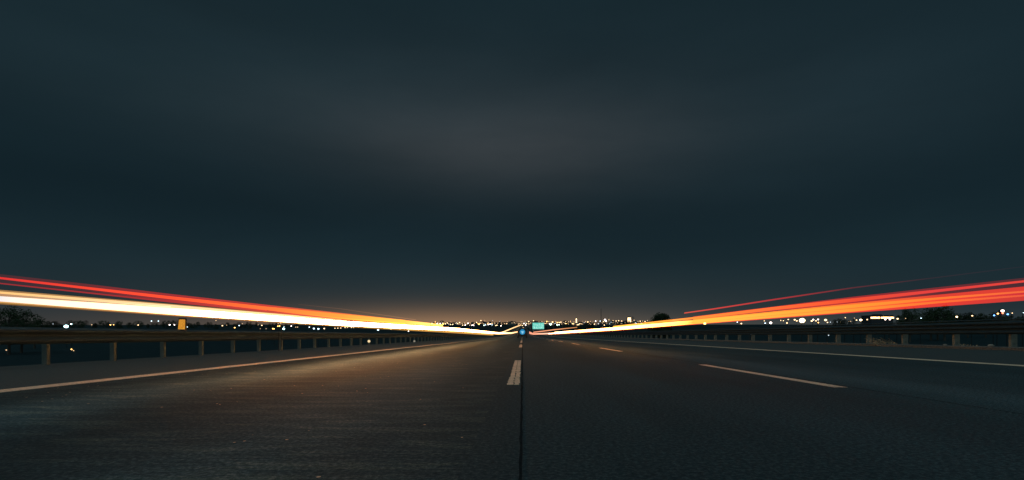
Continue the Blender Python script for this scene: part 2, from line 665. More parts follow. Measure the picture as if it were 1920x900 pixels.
def strand(name, parent, X, st, behind=True, seg=8, flat=.15, wide=.03):
    """st: list of (px, top, bottom, (r,g,b)) stations along a car lamp's path at lateral offset X"""
    pts = []
    for (px, a, b, c) in st:
        Y = X * F / (px - CX)
        zt, zb = EYE + (CY - a) / F * Y, EYE + (CY - b) / F * Y
        c = (c[0], max(.001, c[1] - .024), max(.001, c[2] - .032))     # the night sky behind shows through and adds its own blue
        pts.append((Y, (zt + zb) / 2, max(.002, (zt - zb) / 2), c))
    pts.sort(key=lambda q: q[0])
    if behind:
        q = pts[0]
        d = lambda f: tuple(v * f for v in q[3])
        pts.insert(0, (q[0] * .55, q[1], q[2], d(.35)))   # dimmed close by to keep the near road dark
        pts.insert(0, (-25.0, q[1], q[2], d(.12)))
    # resample evenly in log distance so that widths change gradually
    full = []
    for a, b in zip(pts, pts[1:]):
        n = 3 if a[0] < 0 else max(2, int(10 * math.log(b[0] / a[0] + .01) + 2))
        for k in range(n):
            if a[0] > 0:
                # straight in image slope = interpolate in 1/Y
                yy = a[0] + (b[0] - a[0]) * k / n
                u = (1 / a[0] - 1 / yy) / (1 / a[0] - 1 / b[0])
                za, zb = (a[1] - EYE) / a[0], (b[1] - EYE) / b[0]
                z = EYE + (za + (zb - za) * u) * yy
                hh = (a[2] / a[0] + (b[2] / b[0] - a[2] / a[0]) * u) * yy
            else:
                u = k / n
                yy = a[0] + (b[0] - a[0]) * u
                z, hh = a[1], a[2]
            c = tuple(p + (q - p) * u for p, q in zip(a[3], b[3]))
            full.append((yy, z, hh, c))
    full.append(pts[-1])
    bm = bmesh.new()
    lay = bm.verts.layers.float_color.new('lamp')
    rings = []
    for (yy, z, hh, c) in full:
        ring = []
        for k in range(seg):
            an = 2 * math.pi * (k + .5) / seg
            v = bm.verts.new((X + math.cos(an) * min(hh * flat, wide), yy, z + math.sin(an) * hh / math.sin(2 * math.pi * (1.5) / 8)))
            v[lay] = (*c, 1)
            ring.append(v)
        rings.append(ring)
    for r0, r1 in zip(rings, rings[1:]):
        for k in range(seg):
            bm.faces.new((r0[k], r0[(k + 1) % seg], r1[(k + 1) % seg], r1[k]))
    bm.faces.new(rings[0]); bm.faces.new(list(reversed(rings[-1])))
    bmesh.ops.recalc_face_normals(bm, faces=bm.faces)
    me = bpy.data.meshes.new(name)
    bm.to_mesh(me)
    bm.free()
    me.materials.append(tm)
    o = bpy.data.objects.new(name, me)
    col.objects.link(o)
    if parent: o.parent = parent
    return o


def thing0(name, label, cat, group=None):
    return tag(empty(name), label, cat, group)


G = 'light trails of passing traffic'
# left lane: white and gold head lamp band
T = thing0('light_trail', 'thick white and gold head lamp light trail above the left lane', 'light trail', G)
XW = -3.40
strand('white_core', T, XW, flat=1.0, wide=.06, st=[(0, 555.5, 565, (.92, .88, .86)), (320, 577.2, 589.6, (5.0, 2.4, .95)), (640, 602.0, 610.2, (62, 28, 11)), (860, 615.6, 620.8, (36, 17, 6)), (935, 623.4, 626.4, (8, 4.4, 1.6)), (958, 623.4, 625.8, (3.5, 1.8, .8)), (973, 621.0, 622.6, (2.2, 1.2, .5))])
strand('gold_edge', T, XW - .02, [(0, 546.5, 550.5, (1.1, .62, .22)), (320, 571.5, 576.5, (1.2, .80, .42)), (560, 592, 595, (1.5, .9, .4)), (640, 599.3, 600.4, (1.5, .8, .3))])
strand('dark_gold_rim', T, XW - .01, [(0, 543.4, 546.5, (.34, .19, .07)), (320, 570, 571.6, (.5, .28, .1)), (560, 591, 592, (.5, .2, .06))])
strand('amber_core', T, XW - .03, [(0, 550.5, 555.5, (.48, .26, .13)), (200, 566.5, 568.5, (.6, .42, .25)), (320, 575, 576.5, (.8, .6, .4))])
strand('brown_under_edge', T, XW - .04, [(0, 565, 567.6, (.62, .34, .10)), (320, 590.4, 591.6, (.55, .25, .08)), (640, 611.3, 612.6, (.5, .26, .08)), (860, 621.4, 625.2, (.7, .36, .10)), (925, 626.4, 628.8, (.9, .5, .15))])  # far end widened to add the glare below the band
strand('brown_line', T, XW - .05, [(0, 567.4, 570.4, (.26, .13, .03)), (320, 591.4, 592.6, (.13, .065, .03)), (500, 603.8, 604.8, (.12, .06, .03))])

# left lane: red tail lamp band
T = thing0('light_trail', 'narrow red tail lamp light trail above the white band on the left', 'light trail', G)
XT = -3.46
strand('red_core', T, XT, [(0, 519.4, 523.2, (.80, .035, .028)), (320, 555.5, 561.0, (1.1, .085, .02)), (500, 575, 581.5, (1.3, .18, .02)), (640, 589, 598, (1.6, .34, .03)), (760, 600.6, 608, (2.0, .62, .06)), (830, 608.3, 612.5, (2.4, 1.3, .3))])
strand('dark_red_upper_rim', T, XT - .01, [(0, 514, 519.4, (.050, .014, .024)), (160, 532, 537, (.12, .012, .028)), (320, 551.2, 555.5, (.33, .015, .028)), (500, 571.5, 575, (.55, .04, .02)), (640, 587, 589.1, (.8, .13, .015)), (760, 600, 601.1, (.9, .3, .03))])
strand('dark_red_middle', T, XT - .02, [(0, 523.2, 530.2, (.026, .014, .026)), (160, 540, 545.5, (.06, .013, .026)), (320, 561, 564, (.33, .018, .028)), (500, 581, 582.5, (.5, .05, .02))])
strand('lower_red_line', T, XT - .03, [(0, 530.2, 532.4, (.33, .018, .026)), (320, 563.8, 567.2, (.36, .018, .026)), (500, 582, 585.8, (.52, .035, .015)), (640, 595.8, 599.4, (.85, .12, .015)), (760, 606, 608.3, (1.2, .4, .03))])
T = thing0('light_trail', 'very faint brown light trail above the orange end on the left', 'light trail', G)
strand('faint_line', T, XT - .25, [(560, 570.3, 571.3, (.040, .032, .030)), (640, 578.6, 579.7, (.075, .050, .042)), (780, 599.2, 600.5, (.16, .085, .055))], behind=False)

# trails climbing the far slope
T = thing0('light_trail', 'thin cream light trail climbing away beyond the white band to the skyline', 'light trail', G)
strand('cream_line', T, -3.40, [(938, 623.4, 625.2, (3.5, 2.0, .9)), (946, 620.7, 622.4, (2.6, 1.5, .7)), (962, 613.9, 615.8, (1.9, 1.1, .5)), (977, 608.2, 610.1, (1.4, .85, .42))], behind=False)

# right lane: tail lamps
T = thing0('light_trail', 'wide striped red and orange tail lamp light trail above the right lane', 'light trail', G)
XQ = 3.8
O1, O2, O3, O4 = (1.5, .40, .045), (8, .74, .11), (19.0, 7.5, 1.5), (11.0, 5, 2.2)
strand('top_rim', T, XQ, [(1920, 521, 525.5, (.075, .014, .028)), (1760, 538.5, 542.5, (.16, .014, .03)), (1600, 556.5, 559.2, (.33, .016, .028)), (1300, 593.6, 594.6, (.7, .08, .012))])
strand('upper_red_stripe', T, XQ - .01, [(1920, 525.5, 529.4, (.80, .06, .045)), (1760, 542.5, 547.5, (.78, .05, .05)), (1600, 559.2, 566, (.88, .075, .032)), (1450, 576, 581.2, (1.1, .16, .02)), (1300, 594.6, 598.5, (1.3, .30, .02)), (1150, 611.4, 613.6, (2.0, .9, .16))])
strand('dark_stripe', T, XQ - .02, [(1920, 529.4, 537.2, (.055, .014, .028)), (1760, 547.5, 552.5, (.10, .013, .028)), (1600, 566, 568.5, (.45, .02, .018)), (1450, 581.2, 582.6, (.85, .06, .01)), (1300, 598.5, 599.2, (1.1, .22, .015))])
strand('crimson_stripe', T, XQ - .03, [(1920, 537.2, 545.2, (.70, .048, .035)), (1760, 552.5, 557.5, (.75, .05, .03)), (1600, 568.5, 571, (1.1, .17, .016)), (1300, 599.2, 600.2, (1.4, .42, .03))])
strand('upper_orange_stripe', T, XQ - .04, [(1920, 545.2, 548.6, (.90, .14, .045)), (1760, 557.5, 561.5, (1.1, .20, .025)), (1600, 571, 577.3, (1.25, .33, .03)), (1300, 600.2, 604.6, (3.2, .60, .06)), (1150, 614.0, 616.2, O3), (1040, 622.6, 624.0, O4)])
strand('middle_red_stripe', T, XQ - .05, [(1920, 548.6, 552.4, (.62, .03, .04)), (1760, 561.5, 564.8, (.9, .07, .02)), (1600, 577.3, 578.6, (1.0, .16, .018)), (1300, 604.6, 605.1, (1.4, .42, .035))])
strand('lower_orange_stripe', T, XQ - .06, flat=1.0, wide=.05, st=[(1920, 552.4, 555.6, (.85, .10, .045)), (1760, 564.8, 568.4, (1.05, .17, .025)), (1600, 578.6, 584.2, (1.25, .31, .03)), (1300, 605.1, 607.6, (3.2, .58, .06)), (1150, 616.4, 619.0, O3), (1040, 624.0, 625.8, O4), (1029, 624.6, 626.8, (3, 1.6, 1.1))])
strand('bottom_red_stripe', T, XQ - .07, [(1920, 555.6, 563.6, (.60, .042, .035)), (1760, 568.4, 574.8, (.78, .045, .028)), (1600, 584.2, 586.2, (.85, .055, .016)), (1300, 607.6, 608.8, (.55, .06, .015)), (1150, 619.4, 620.8, (.42, .045, .02)), (1040, 626.4, 627.6, (.5, .12, .07))])
T = thing0('light_trail', 'thin red light trail rising alone above the orange band on the right', 'light trail', G)
strand('red_line', T, 3.5, [(1920, 499.0, 500.6, (.008, .022, .034)), (1750, 520.3, 522, (.020, .024, .034)), (1600, 538.3, 540.6, (.09, .026, .036)), (1450, 560.5, 563.2, (.42, .032, .04)), (1340, 577.8, 580.2, (.65, .05, .045)), (1283, 586, 588, (.70, .08, .05))], behind=False)
T = thing0('light_trail', 'short pink light trail beside the vehicle where the right lanes vanish', 'light trail', G)
strand('pink_line', T, 3.75, [(1031, 624.0, 626.6, (1.6, .80, .55)), (1000, 625.0, 627.4, (1.3, .5, .3)), (992.5, 621.4, 626.0, (1.2, .42, .28))], behind=False)
T = thing0('light_trail', 'thin upper coral light trail under the green sign', 'light trail', G)
strand('coral_line', T, 3.9, [(1082, 612.9, 614.5, (.55, .25, .11)), (1040, 617.3, 619.0, (1.1, .45, .22)), (1000, 622.2, 624.0, (1.1, .42, .25))], behind=False)

# ------------------------------------------------------------------ lamps
E = {
    'W': emit('lamp_warm_white', (1, .66, .34), 3.6), 'A': emit('lamp_amber', (1, .50, .12), 8),
    'C': emit('lamp_cool_white', (.66, .88, 1.0), 3.4), 'G': emit('lamp_green_white', (.66, 1.0, .80), 7),
    'B': emit('lamp_blue', (.12, .35, 1.0), 6), 'R': emit('lamp_red', (1, .16, .08), 6),
    'd': emit('lamp_dim_warm', (1, .66, .36), 1.3), 'c': emit('lamp_dim_cool', (.75, .9, 1), 1.6), 'P': emit('lamp_pink_white', (1, .80, .72), 7),
    'S': emit('lamp_flood_warm', (1, .72, .38), 9), 'X': emit('lamp_flood_cyan', (.55, .95, 1.0), 8),
}
pole_me = MB().tube([(0, 0, -1.5), (0, 0, .5), (0, 0, 1)], [.012, .011, .007], 6).mesh('pole', M['pole'])
arm_me = MB().tube([(0, 0, 0), (.4, 0, .15), (1, 0, .2)], .05, 5).mesh('arm', M['pole'])
head_me = {k: MB().sphere((0, 0, 0), 1.0, 2, .8).mesh('lamp_head', E[k]) for k in E}


def at_px(px, py, Y):
    return Vector(((px - CX) / F * Y, Y, EYE + (CY - py) / F * Y))


def lamp(px, py, k, dpx, label, group, H=8.0, Y=None, name='street_lamp', ymax=1650):
    # H: usual height of such a lamp above its ground; the distance is chosen so that it stands on the terrain
    if Y is None:
        best = None
        y = 160
        while y < ymax:
            p = at_px(px, py, y)
            e = abs(p.z - ground_z(p.x, p.y) - H) + (ymax - y) * .002
            if best is None or e < best[0]: best = (e, y)
            y += 15
        Y = best[1] + rnd.uniform(-6, 6)
    p = at_px(px, py, Y)
    gz = ground_z(p.x, p.y)
    h = max(1.0, p.z - gz)
    root = empty(name, (p.x, p.y, gz))
    tag(root, label, 'street lamp' if name == 'street_lamp' else name.replace('_', ' '), group)
    pr = max(.8, h * 1.0) if h > 2.5 else .8
    inst('pole', pole_me, root, (0, .3 if h > 2.5 else .05, 0), (pr, pr, h))
    rad = dpx / F * Y * .5
    inst('lamp_head', head_me[k], root, (0, 0, h), (rad, rad, rad))
    return root


# the two bright lamps beyond the right guardrail
lamp(1504, 601, 'S', 10, 'brightest warm white lamp beyond the right guardrail under the orange trail', None, Y=130)
lamp(1321.5, 606.5, 'A', 4.5, 'small amber lamp at the lower edge of the orange trail', None, Y=110)
lamp(1614, 600, 'S', 4.2, 'bright warm lamp left of the long lit building on the right', None, Y=260)
lamp(124, 612, 'X', 6.5, 'brightest blue white lamp above the left guardrail near the trees', None, Y=220)
lamp(133.5, 607.5, 'X', 2.6, 'small cyan lamp touching the brightest lamp on the left', None, Y=228)
# left scattered lights (px, py, kind, size)
LG = 'scattered street lamps left of the road'
left = [(78, 608, 'c', 3.2, 'pale lamp at the far left below the dark trees'), (99, 607.3, 'c', 3.2, 'pale lamp between the dark trees and the cyan lamp'),
        (172, 609, 'd', 2, 'dim lamp right of the brightest lamp on the left'), (207, 609, 'A', 2.2, 'amber lamp left of a twin near the left guardrail marker'), (213, 609, 'A', 1.5, 'small amber lamp right of its amber twin'),
        (259, 609.5, 'W', 2.2, 'single warm lamp between the amber pair and the white pair'), (284, 602, 'C', 2.3, 'left lamp of the white pair under the white trail'), (297, 602, 'C', 2.2, 'right lamp of the white pair under the white trail'),
        (318, 609, 'P', 2.6, 'white lamp just left of the amber guardrail marker'), (327, 609, 'P', 2.0, 'small white lamp touching the amber guardrail marker'),
        (351, 613, 'C', 1.8, 'cool lamp just right of the amber guardrail marker'), (405, 601, 'd', 2, 'dim high lamp under the white trail'),
        (417, 610.6, 'W', 2.5, 'cream lamp left of the yellow lamp'), (425, 609.6, 'd', 1.4, 'dim lamp right of the cream lamp'), (440, 614.3, 'A', 2.4, 'lone yellow lamp low on the left slope'),
        (448.5, 610.4, 'C', 2.4, 'blue white lamp right of the yellow lamp'), (454.5, 607, 'd', 1.6, 'dim lamp above the blue white lamp'), (484, 609, 'd', 1.4, 'dim lamp left of the cream pair'),
        (491, 610, 'W', 2.3, 'cream lamp under the middle of the white trail'), (488, 616.3, 'd', 1.4, 'dim low lamp on the left slope'), (499, 616.3, 'd', 1.6, 'second dim low lamp on the left slope'),
        (511.5, 616.3, 'A', 2.2, 'left half of the low amber lamp pair'), (514, 616.5, 'A', 1.8, 'right half of the low amber lamp pair'), (521, 611.5, 'A', 1.8, 'faint amber lamp beside the cyan white lamp'),
        (524, 611.3, 'A', 2.5, 'amber lamp left of the cyan white lamp'), (532, 616.5, 'X', 4.4, 'large cyan white lamp low on the left slope'), (532.5, 612.3, 'c', 2, 'dim lamp above the large cyan white lamp'),
        (546, 611.4, 'P', 2.0, 'pink white lamp right of the large cyan lamp'), (554.5, 613.3, 'd', 2.0, 'left dim yellow lamp of a close pair'), (558, 613.3, 'd', 2.0, 'right dim yellow lamp of a close pair'),
        (580, 613.5, 'C', 2.4, 'cool lamp at the left end of the white lamp cluster'), (588.5, 616, 'C', 3.6, 'large left lamp of the white lamp cluster'), (597, 616.6, 'C', 3.8, 'large middle lamp of the white lamp cluster'),
        (608, 616, 'W', 2.8, 'cream lamp at the right end of the white lamp cluster'), (628, 615.5, 'W', 1.9, 'first small lamp of a row under the white trail'), (633.5, 615.2, 'W', 1.9, 'second small lamp of a row under the white trail'),
        (639, 615, 'W', 1.9, 'third small lamp of a row under the white trail'), (647, 614.2, 'W', 1.9, 'fourth small lamp of a row under the white trail'), (651.5, 614.2, 'W', 1.7, 'fifth small lamp of a row under the white trail'),
        (659, 614.2, 'W', 2.0, 'sixth small lamp of a row under the white trail'), (663, 614.5, 'W', 1.5, 'seventh small lamp of a row under the white trail'),
        (709, 618.5, 'C', 3.8, 'white lamp glowing alone above the left guardrail'), (733, 617.2, 'W', 1.7, 'small cream lamp right of the lone white lamp'), (766, 621, 'P', 2.0, 'small lamp close under the narrowing white trail')]
for px, py, k, d, lab in left: lamp(px, py, k, d * .9, lab, LG)
# low lights seen through the left guardrail
lamp(134, 655, 'A', 2.0, 'upper small amber light seen through the left guardrail', 'lights seen under the left guardrail', H=1.2)
lamp(138, 657.5, 'd', 2.0, 'lower small amber light seen through the left guardrail', 'lights seen under the left guardrail', H=1.2)
lamp(12, 664.3, 'd', 2.4, 'small light seen through the left guardrail at the photo edge', 'lights seen under the left guardrail', H=1.2)
for px, py, lab in ((521.5, 641, 'left'), (526.5, 641, 'right')):
    lamp(px, py, 'd', 1.7, lab + ' of two close pale lights at the top of a left guardrail post', 'lights seen under the left guardrail', Y=17.6, name='marker_light')
# right scattered lights
RG = 'scattered street lamps right of the road'
right = [(1382.5, 604, 'C', 2.4, 'upper cool lamp of a pair under the orange trail'), (1390, 606.7, 'W', 3.0, 'lower warm lamp of a pair under the orange trail'),
         (1433, 601.6, 'W', 1.8, 'small lamp above a brighter one left of the brightest lamp'), (1434.7, 606, 'C', 2.6, 'white lamp left of the pink floodlight'),
         (1445, 605.3, 'P', 5.0, 'wide pinkish floodlight left of the brightest lamp'), (1476, 605.6, 'W', 3.6, 'strong lamp low and left of the brightest lamp'),
         (1464, 600.8, 'W', 1.8, 'lamp in the row left of the brightest lamp, nearest the floodlight'), (1469, 601.2, 'W', 1.8, 'middle lamp in the row left of the brightest lamp'), (1478, 599, 'W', 2.4, 'lamp in the row just left of the brightest lamp'),
         (1490, 599.5, 'W', 3.4, 'warm lamp touching the left side of the brightest lamp'), (1494, 601.5, 'W', 2.8, 'lamp half lost in the glare of the brightest lamp'),
         (1522, 601.8, 'W', 3.6, 'warm lamp right of the brightest lamp'), (1525, 599.2, 'P', 2.8, 'pink lamp above the warm one right of the brightest lamp'), (1530, 601.5, 'W', 2.6, 'second warm lamp right of the brightest lamp'), (1534, 599, 'P', 2.8, 'upper pink lamp farther right of the brightest lamp'),
         (1534, 604.8, 'A', 2.6, 'low amber lamp right of the brightest lamp'), (1548, 600, 'W', 5.0, 'large cream lamp between the brightest lamp and the dark trees'), (1551.5, 604.6, 'W', 2.4, 'small low lamp under the large cream one'),
         (1557, 604, 'c', 1.8, 'cool dim lamp right of the large cream one'), (1569.5, 603.8, 'c', 1.8, 'second cool dim lamp right of the large cream one'), (1576, 603.8, 'W', 2.2, 'warm lamp beside the second cool dim one'), (1585, 595.6, 'W', 1.9, 'high lamp above dark trees on the right'),
         (1602, 596.4, 'd', 1.7, 'dim lamp above left of the starry warm lamp'), (1591.5, 602.4, 'd', 1.8, 'left dim low lamp beside the starry warm lamp'), (1595, 602.6, 'd', 1.8, 'right dim low lamp beside the starry warm lamp'),
         (1606, 600.2, 'W', 2.5, 'warm lamp just left of the starry warm lamp'), (1626, 599.2, 'W', 2.6, 'warm lamp just right of the starry warm lamp'),
         (1660, 598.9, 'P', 3.0, 'left pink lamp below the long lit building'), (1668.5, 598.9, 'P', 3.0, 'right pink lamp below the long lit building'), (1683, 597.7, 'W', 3.4, 'warm lamp right of the long lit building'), (1698, 597, 'd', 1.8, 'dim lamp before the first dark tree on the right'),
         (1727, 596.5, 'C', 2.2, 'small cool lamp between two dark trees on the right'), (1794, 594, 'S', 3.2, 'bright cream lamp right of the dark trees'), (1823, 592, 'W', 2.8, 'warm lamp half way between cream lamp and tower'),
         (1864, 591.3, 'B', 3.0, 'blue lamp left of the small tower'), (1871, 588, 'A', 3.0, 'amber lamp at the left foot of the small tower'), (1889.5, 589.2, 'B', 3.4, 'blue lamp right of the small tower'), (1898, 587, 'W', 1.8, 'small lamp right of the blue lamps'), (1919, 586.4, 'C', 1.8, 'small cool lamp at the right photo edge')]
for px, py, k, d, lab in right: lamp(px, py, k, d * .9, lab, RG)
# lights low behind the right guardrail
for px, py, k, lab in ((1407, 627.0, 'c', 'tiny light under the right guardrail beam, leftmost'), (1553.5, 628.6, 'c', 'tiny light under the right guardrail beam, near the second bright lamp'),
                       (1387, 634, 'd', 'small pale light between two right guardrail posts'), (1296, 636, 'd', 'pale light low between the far right guardrail posts')):
    lamp(px, py, k, 1.8 if k == 'c' else 2.8, lab, 'lights seen under the right guardrail', H=1.5, Y=60)

# ------------------------------------------------------------------ city: individual lamps and buildings with lit windows
cityx = [(810, 606.3, 'W'), (820, 606.6, 'P'), (825.5, 606.6, 'P'), (831, 607.6, 'A'), (835, 607.3, 'W'), (838.5, 605.6, 'W'), (845, 608.4, 'W'), (848.8, 608.4, 'W'), (858, 606.8, 'W'),
         (862, 604.8, 'W'), (867, 606, 'd'), (871, 606, 'd'), (867.5, 609.6, 'W'), (872.3, 609.5, 'P'), (877.5, 606, 'P'), (881, 605.6, 'd'), (881, 609.8, 'd'), (885, 609.7, 'P'), (888, 609.8, 'P'),
         (889.5, 606, 'd'), (893.8, 604.4, 'W'), (898.3, 608, 'A'), (901.4, 601, 'W'), (905.5, 604, 'd'), (907.5, 610, 'G'), (910.5, 609.2, 'C'), (910.3, 605.3, 'd'), (916, 608.5, 'P'), (919, 607.6, 'P'), (919, 603.8, 'W'),
         (922.7, 609, 'C'), (927.5, 605, 'd'), (929.5, 610.4, 'W'), (931.5, 609.9, 'W'), (933, 606, 'd'), (938.4, 604.2, 'W'), (940.5, 608, 'd'), (939.4, 611, 'P'), (945, 606, 'd'), (951.5, 606.6, 'd'), (954.5, 605.2, 'W'),
         (957.5, 609, 'W'), (958, 605, 'd'), (961.3, 606.6, 'd'), (967.2, 609, 'W'), (976.5, 606.6, 'W'), (979, 610.2, 'W'), (982, 606.6, 'P'), (985.5, 609.5, 'P'), (981, 614.2, 'd'), (991.5, 602.6, 'W'), (992, 607.5, 'W'), (995.5, 607.7, 'P'),
         (996.8, 604.2, 'W'), (1000, 601.3, 'W'), (1007.5, 603.2, 'd'), (1016, 603, 'd'), (1025.5, 603.2, 'A'), (1025, 606, 'W'), (1029, 603, 'd'), (1030.5, 607.3, 'G'), (1032.5, 609, 'G'), (1034, 607.5, 'G'), (1035.7, 603.5, 'W'),
         (1036.5, 604.8, 'W'), (1044.8, 605.3, 'W'), (1044.3, 609.3, 'G'), (1048.2, 609, 'G'), (1049.3, 604.8, 'W'), (1052, 603.9, 'W'), (1056.5, 604, 'A'), (1060, 606.6, 'W'), (1062, 603, 'd'), (1064, 605.8, 'W'), (1066, 603.4, 'd'), (1069.5, 605, 'W'),
         (1073, 607, 'W'), (1075.5, 608.3, 'd'), (1079.5, 606.6, 'P'), (1082.3, 609, 'W'), (1085, 608.8, 'W'), (1087, 607, 'W'), (1097.5, 602.6, 'd'), (1102.5, 603.3, 'W'), (1107, 602.6, 'd'), (1114.3, 607.8, 'W'), (1116.7, 602, 'P'), (1125.4, 602, 'C'),
         (1131.8, 603, 'W'), (1133.3, 609.5, 'W'), (1134, 599.3, 'P'), (1136.3, 600.7, 'P'), (1146, 602.7, 'P'), (1149.3, 601.2, 'W'), (1155.3, 602, 'W'), (1160, 601.3, 'W'), (1152, 607.8, 'W'), (1157.5, 605, 'W'), (1165.5, 602, 'W'), (1168.5, 604.5, 'W'), (1191.3, 603.3, 'W'),
         (1196, 602.5, 'd'), (1200.5, 602.2, 'W'), (1205, 602, 'd'), (1209.5, 602.9, 'W'), (1214, 601, 'd')]
CG = 'lamps of the city skyline'
zone = [(870, 'tiny street lamp in the city lights just above the narrowing white trail'), (935, 'tiny street lamp in the skyline left of the climbing cream trail'), (987, 'tiny street lamp in the skyline above the far dark vehicle'),
        (1022, 'tiny street lamp in the skyline around the green sign'), (1055, 'tiny street lamp in the skyline just right of the green sign'), (1092, 'tiny street lamp clustered round the lit church tower'), (1140, 'tiny street lamp in the skyline around the tall mast'),
        (1175, 'tiny street lamp in the skyline left of the bright white building'), (1300, 'tiny street lamp in the skyline left of the round tree')]
kindword = {'W': 'warm', 'P': 'pinkish', 'A': 'amber', 'd': 'dim cream', 'G': 'greenish', 'C': 'cool white', 'c': 'dim bluish'}
for px, py, k in cityx:
    lab = kindword[k] + ' ' + next(l for lim, l in zone if px < lim)
    lamp(px + rnd.uniform(-.3, .3), py, k, 1.9 if k != 'd' else 1.6, lab, CG, H=12)
r2 = random.Random(11)
for _ in range(120):
    px = r2.choice([r2.uniform(812, 985), r2.uniform(986, 1225), r2.uniform(1020, 1110)])
    py = r2.gauss(604.6, 2.1)
    if py > 609 or py < 600: continue
    k = r2.choice('dddcdA')
    lamp(px, py, k, r2.uniform(.8, 1.2), kindword[k] + ' ' + next(l for lim, l in zone if px < lim), CG, H=14)


def building(px0, px1, pyt, Y, label, wins, wall='wall_dark', group='city buildings on the skyline', roof=True, name='building', cat='building', depth=None):
    x0, x1 = (px0 - CX) / F * Y, (px1 - CX) / F * Y
    zt = EYE + (CY - pyt) / F * Y
    xc = (x0 + x1) / 2
    gz = min(ground_z(x0, Y), ground_z(x1, Y), ground_z(xc, Y + 10)) - .5
    w, h = x1 - x0, max(4, zt - gz)
    dp = depth or max(8, w * .7)
    root = empty(name, (xc, Y, gz))
    tag(root, label, cat, group)
    b = MB().box(-w / 2, w / 2, 0, dp, 0, h)
    b.build('wall', M[wall], root)
    if roof:
        p = MB()
        p.box(-w / 2 - .25, w / 2 + .25, -.25, dp + .25, h, h + .6)
        p.box(-w * .2, w * .12, dp * .3, dp * .6, h + .6, h + 2.0)
        p.build('roof', M['wall_dark'], root)
    for (wx, wz, ww, wh, k) in wins:     # fractions of the front
        cxw, czw = -w / 2 + wx * w, wz * h
        MB().box(cxw - ww / 2, cxw + ww / 2, -.12, .05, czw - wh / 2, czw + wh / 2).build('window', E[k], root)
    return root


for i in range(46):
    px = 812 + i * 9.1 + r2.uniform(-3, 3)
    wpx = r2.uniform(5, 15)
    Y = r2.uniform(1150, 1640)
    top = 606.5 - (r2.random() ** 2) * 4.5
    if 1100 < px < 1112 or 1118 < px < 1135 and wpx > 9: wpx = 6
    wins = []
    for _ in range(r2.randint(1, 4)):
        wins.append((r2.uniform(.12, .88), r2.uniform(.55, .92), r2.uniform(1.0, 2.2), r2.uniform(1.2, 2.0), r2.choice('dddcdW')))
    wl = r2.choice(['wall_dark', 'wall_dark', 'wall_pale'])
    where = next(w_ for lim, w_ in ((870, 'just above the narrowing white trail'), (935, 'left of the climbing trail'), (995, 'behind the far dark vehicle'), (1055, 'around the green sign'), (1100, 'round the lit tower'), (1150, 'beside the tall mast'), (1400, 'near the tall white building')) if px < lim)
    building(px - wpx / 2, px + wpx / 2, top, Y, ('broad ' if wpx > 10 else 'narrow ') + ('pale' if wl == 'wall_pale' else 'dark') + ' skyline building with %d lit window%s ' % (len(wins), '' if len(wins) == 1 else 's') + where, wins, wl)
# tall bright building
building(1176.5, 1183.2, 595, 1300, 'tall white floodlit building left of the round tree', [(.5, .90, 8.0, 2.4, 'W'), (.22, .80, 2.4, 5.5, 'W'), (.80, .80, 2.0, 5.5, 'W'), (.5, .70, 8.4, 2.4, 'W'), (.2, .58, 2.6, 5, 'W'), (.8, .58, 2.4, 5, 'A'), (.5, .47, 8.6, 2.6, 'W')], 'wall_pale', None)
building(1132, 1138.5, 598, 1500, 'pink lit block with stepped roof between mast and white building', [(.35, .88, 4, 4, 'P'), (.6, .72, 4, 3, 'P'), (.8, .60, 2.5, 3, 'd')], 'wall_pale', None)
# long building on the right with two lit runs
w = [(x, .86, 3.2, 2.2, 'A' if i % 2 else 'W') for i, x in enumerate([.02, .08, .14, .20, .26, .33, .49, .55, .61, .67, .73, .79, .85, .91, .97])]
building(1634, 1675, 591.6, 700, 'long low building with two runs of warm lit windows on the right', w, 'wall_dark', None)

# church like tower with spire
Y = 1400
p = at_px(1080.5, 597, Y)
gz = ground_z(p.x, p.y) - .5
root = empty('church_tower', (p.x, p.y, gz))
tag(root, 'slender floodlit tower with pointed top in the middle of the city lights', 'tower')
h = p.z - gz
b = MB(); b.box(-2.2, 2.2, -2.2, 2.2, 0, h * .72); b.build('wall', M['wall_pale'], root)
b = MB(); b.box(-2.6, 2.6, -2.6, 2.6, h * .72, h * .75)
for s in range(4):
    q = [(-2.4, -2.4), (2.4, -2.4), (2.4, 2.4), (-2.4, 2.4)]
    b.poly([(*q[s], h * .75), (*q[(s + 1) % 4], h * .75), (0, 0, h * 1.1)])
b.build('spire', M['wall_pale'], root)
for zz, ww, hh in ((.93, 2.0, 2.6), (.80, 3.0, 3.0), (.62, 2.6, 3), (.45, 3.4, 2)):
    MB().box(-ww / 2, ww / 2, -2.9, -2.65, h * zz - hh / 2, h * zz + hh / 2).build('lit_opening', E['W'], root)
# thin spires around x 1142
for px, pt, Y, lab in ((1141.5, 592.5, 1450, 'thin pale spire right of the tall mast'), (1188.5, 594.5, 1380, 'thin dim tower right of the tall white building'), (898, 601.5, 1420, 'thin yellowish lit spire left in the skyline')):
    p = at_px(px, pt, Y)
    gz = ground_z(p.x, p.y) - .5
    root = empty('spire', (p.x, p.y, gz)); tag(root, lab, 'spire')
    h = p.z - gz
    MB().tube([(0, 0, 0), (0, 0, h * .6), (0, 0, h)], [2.4, 1.2, .25], 6).build('spire_body', varied('lit_stone', (.5, .36, .22), (.65, .48, .3), .5, .9) if px < 1150 else M['wall_pale'], root)
    MB().box(-.9, .9, -2.6, -2.2, h * .55, h * .68).build('lit_opening', E['d'], root)
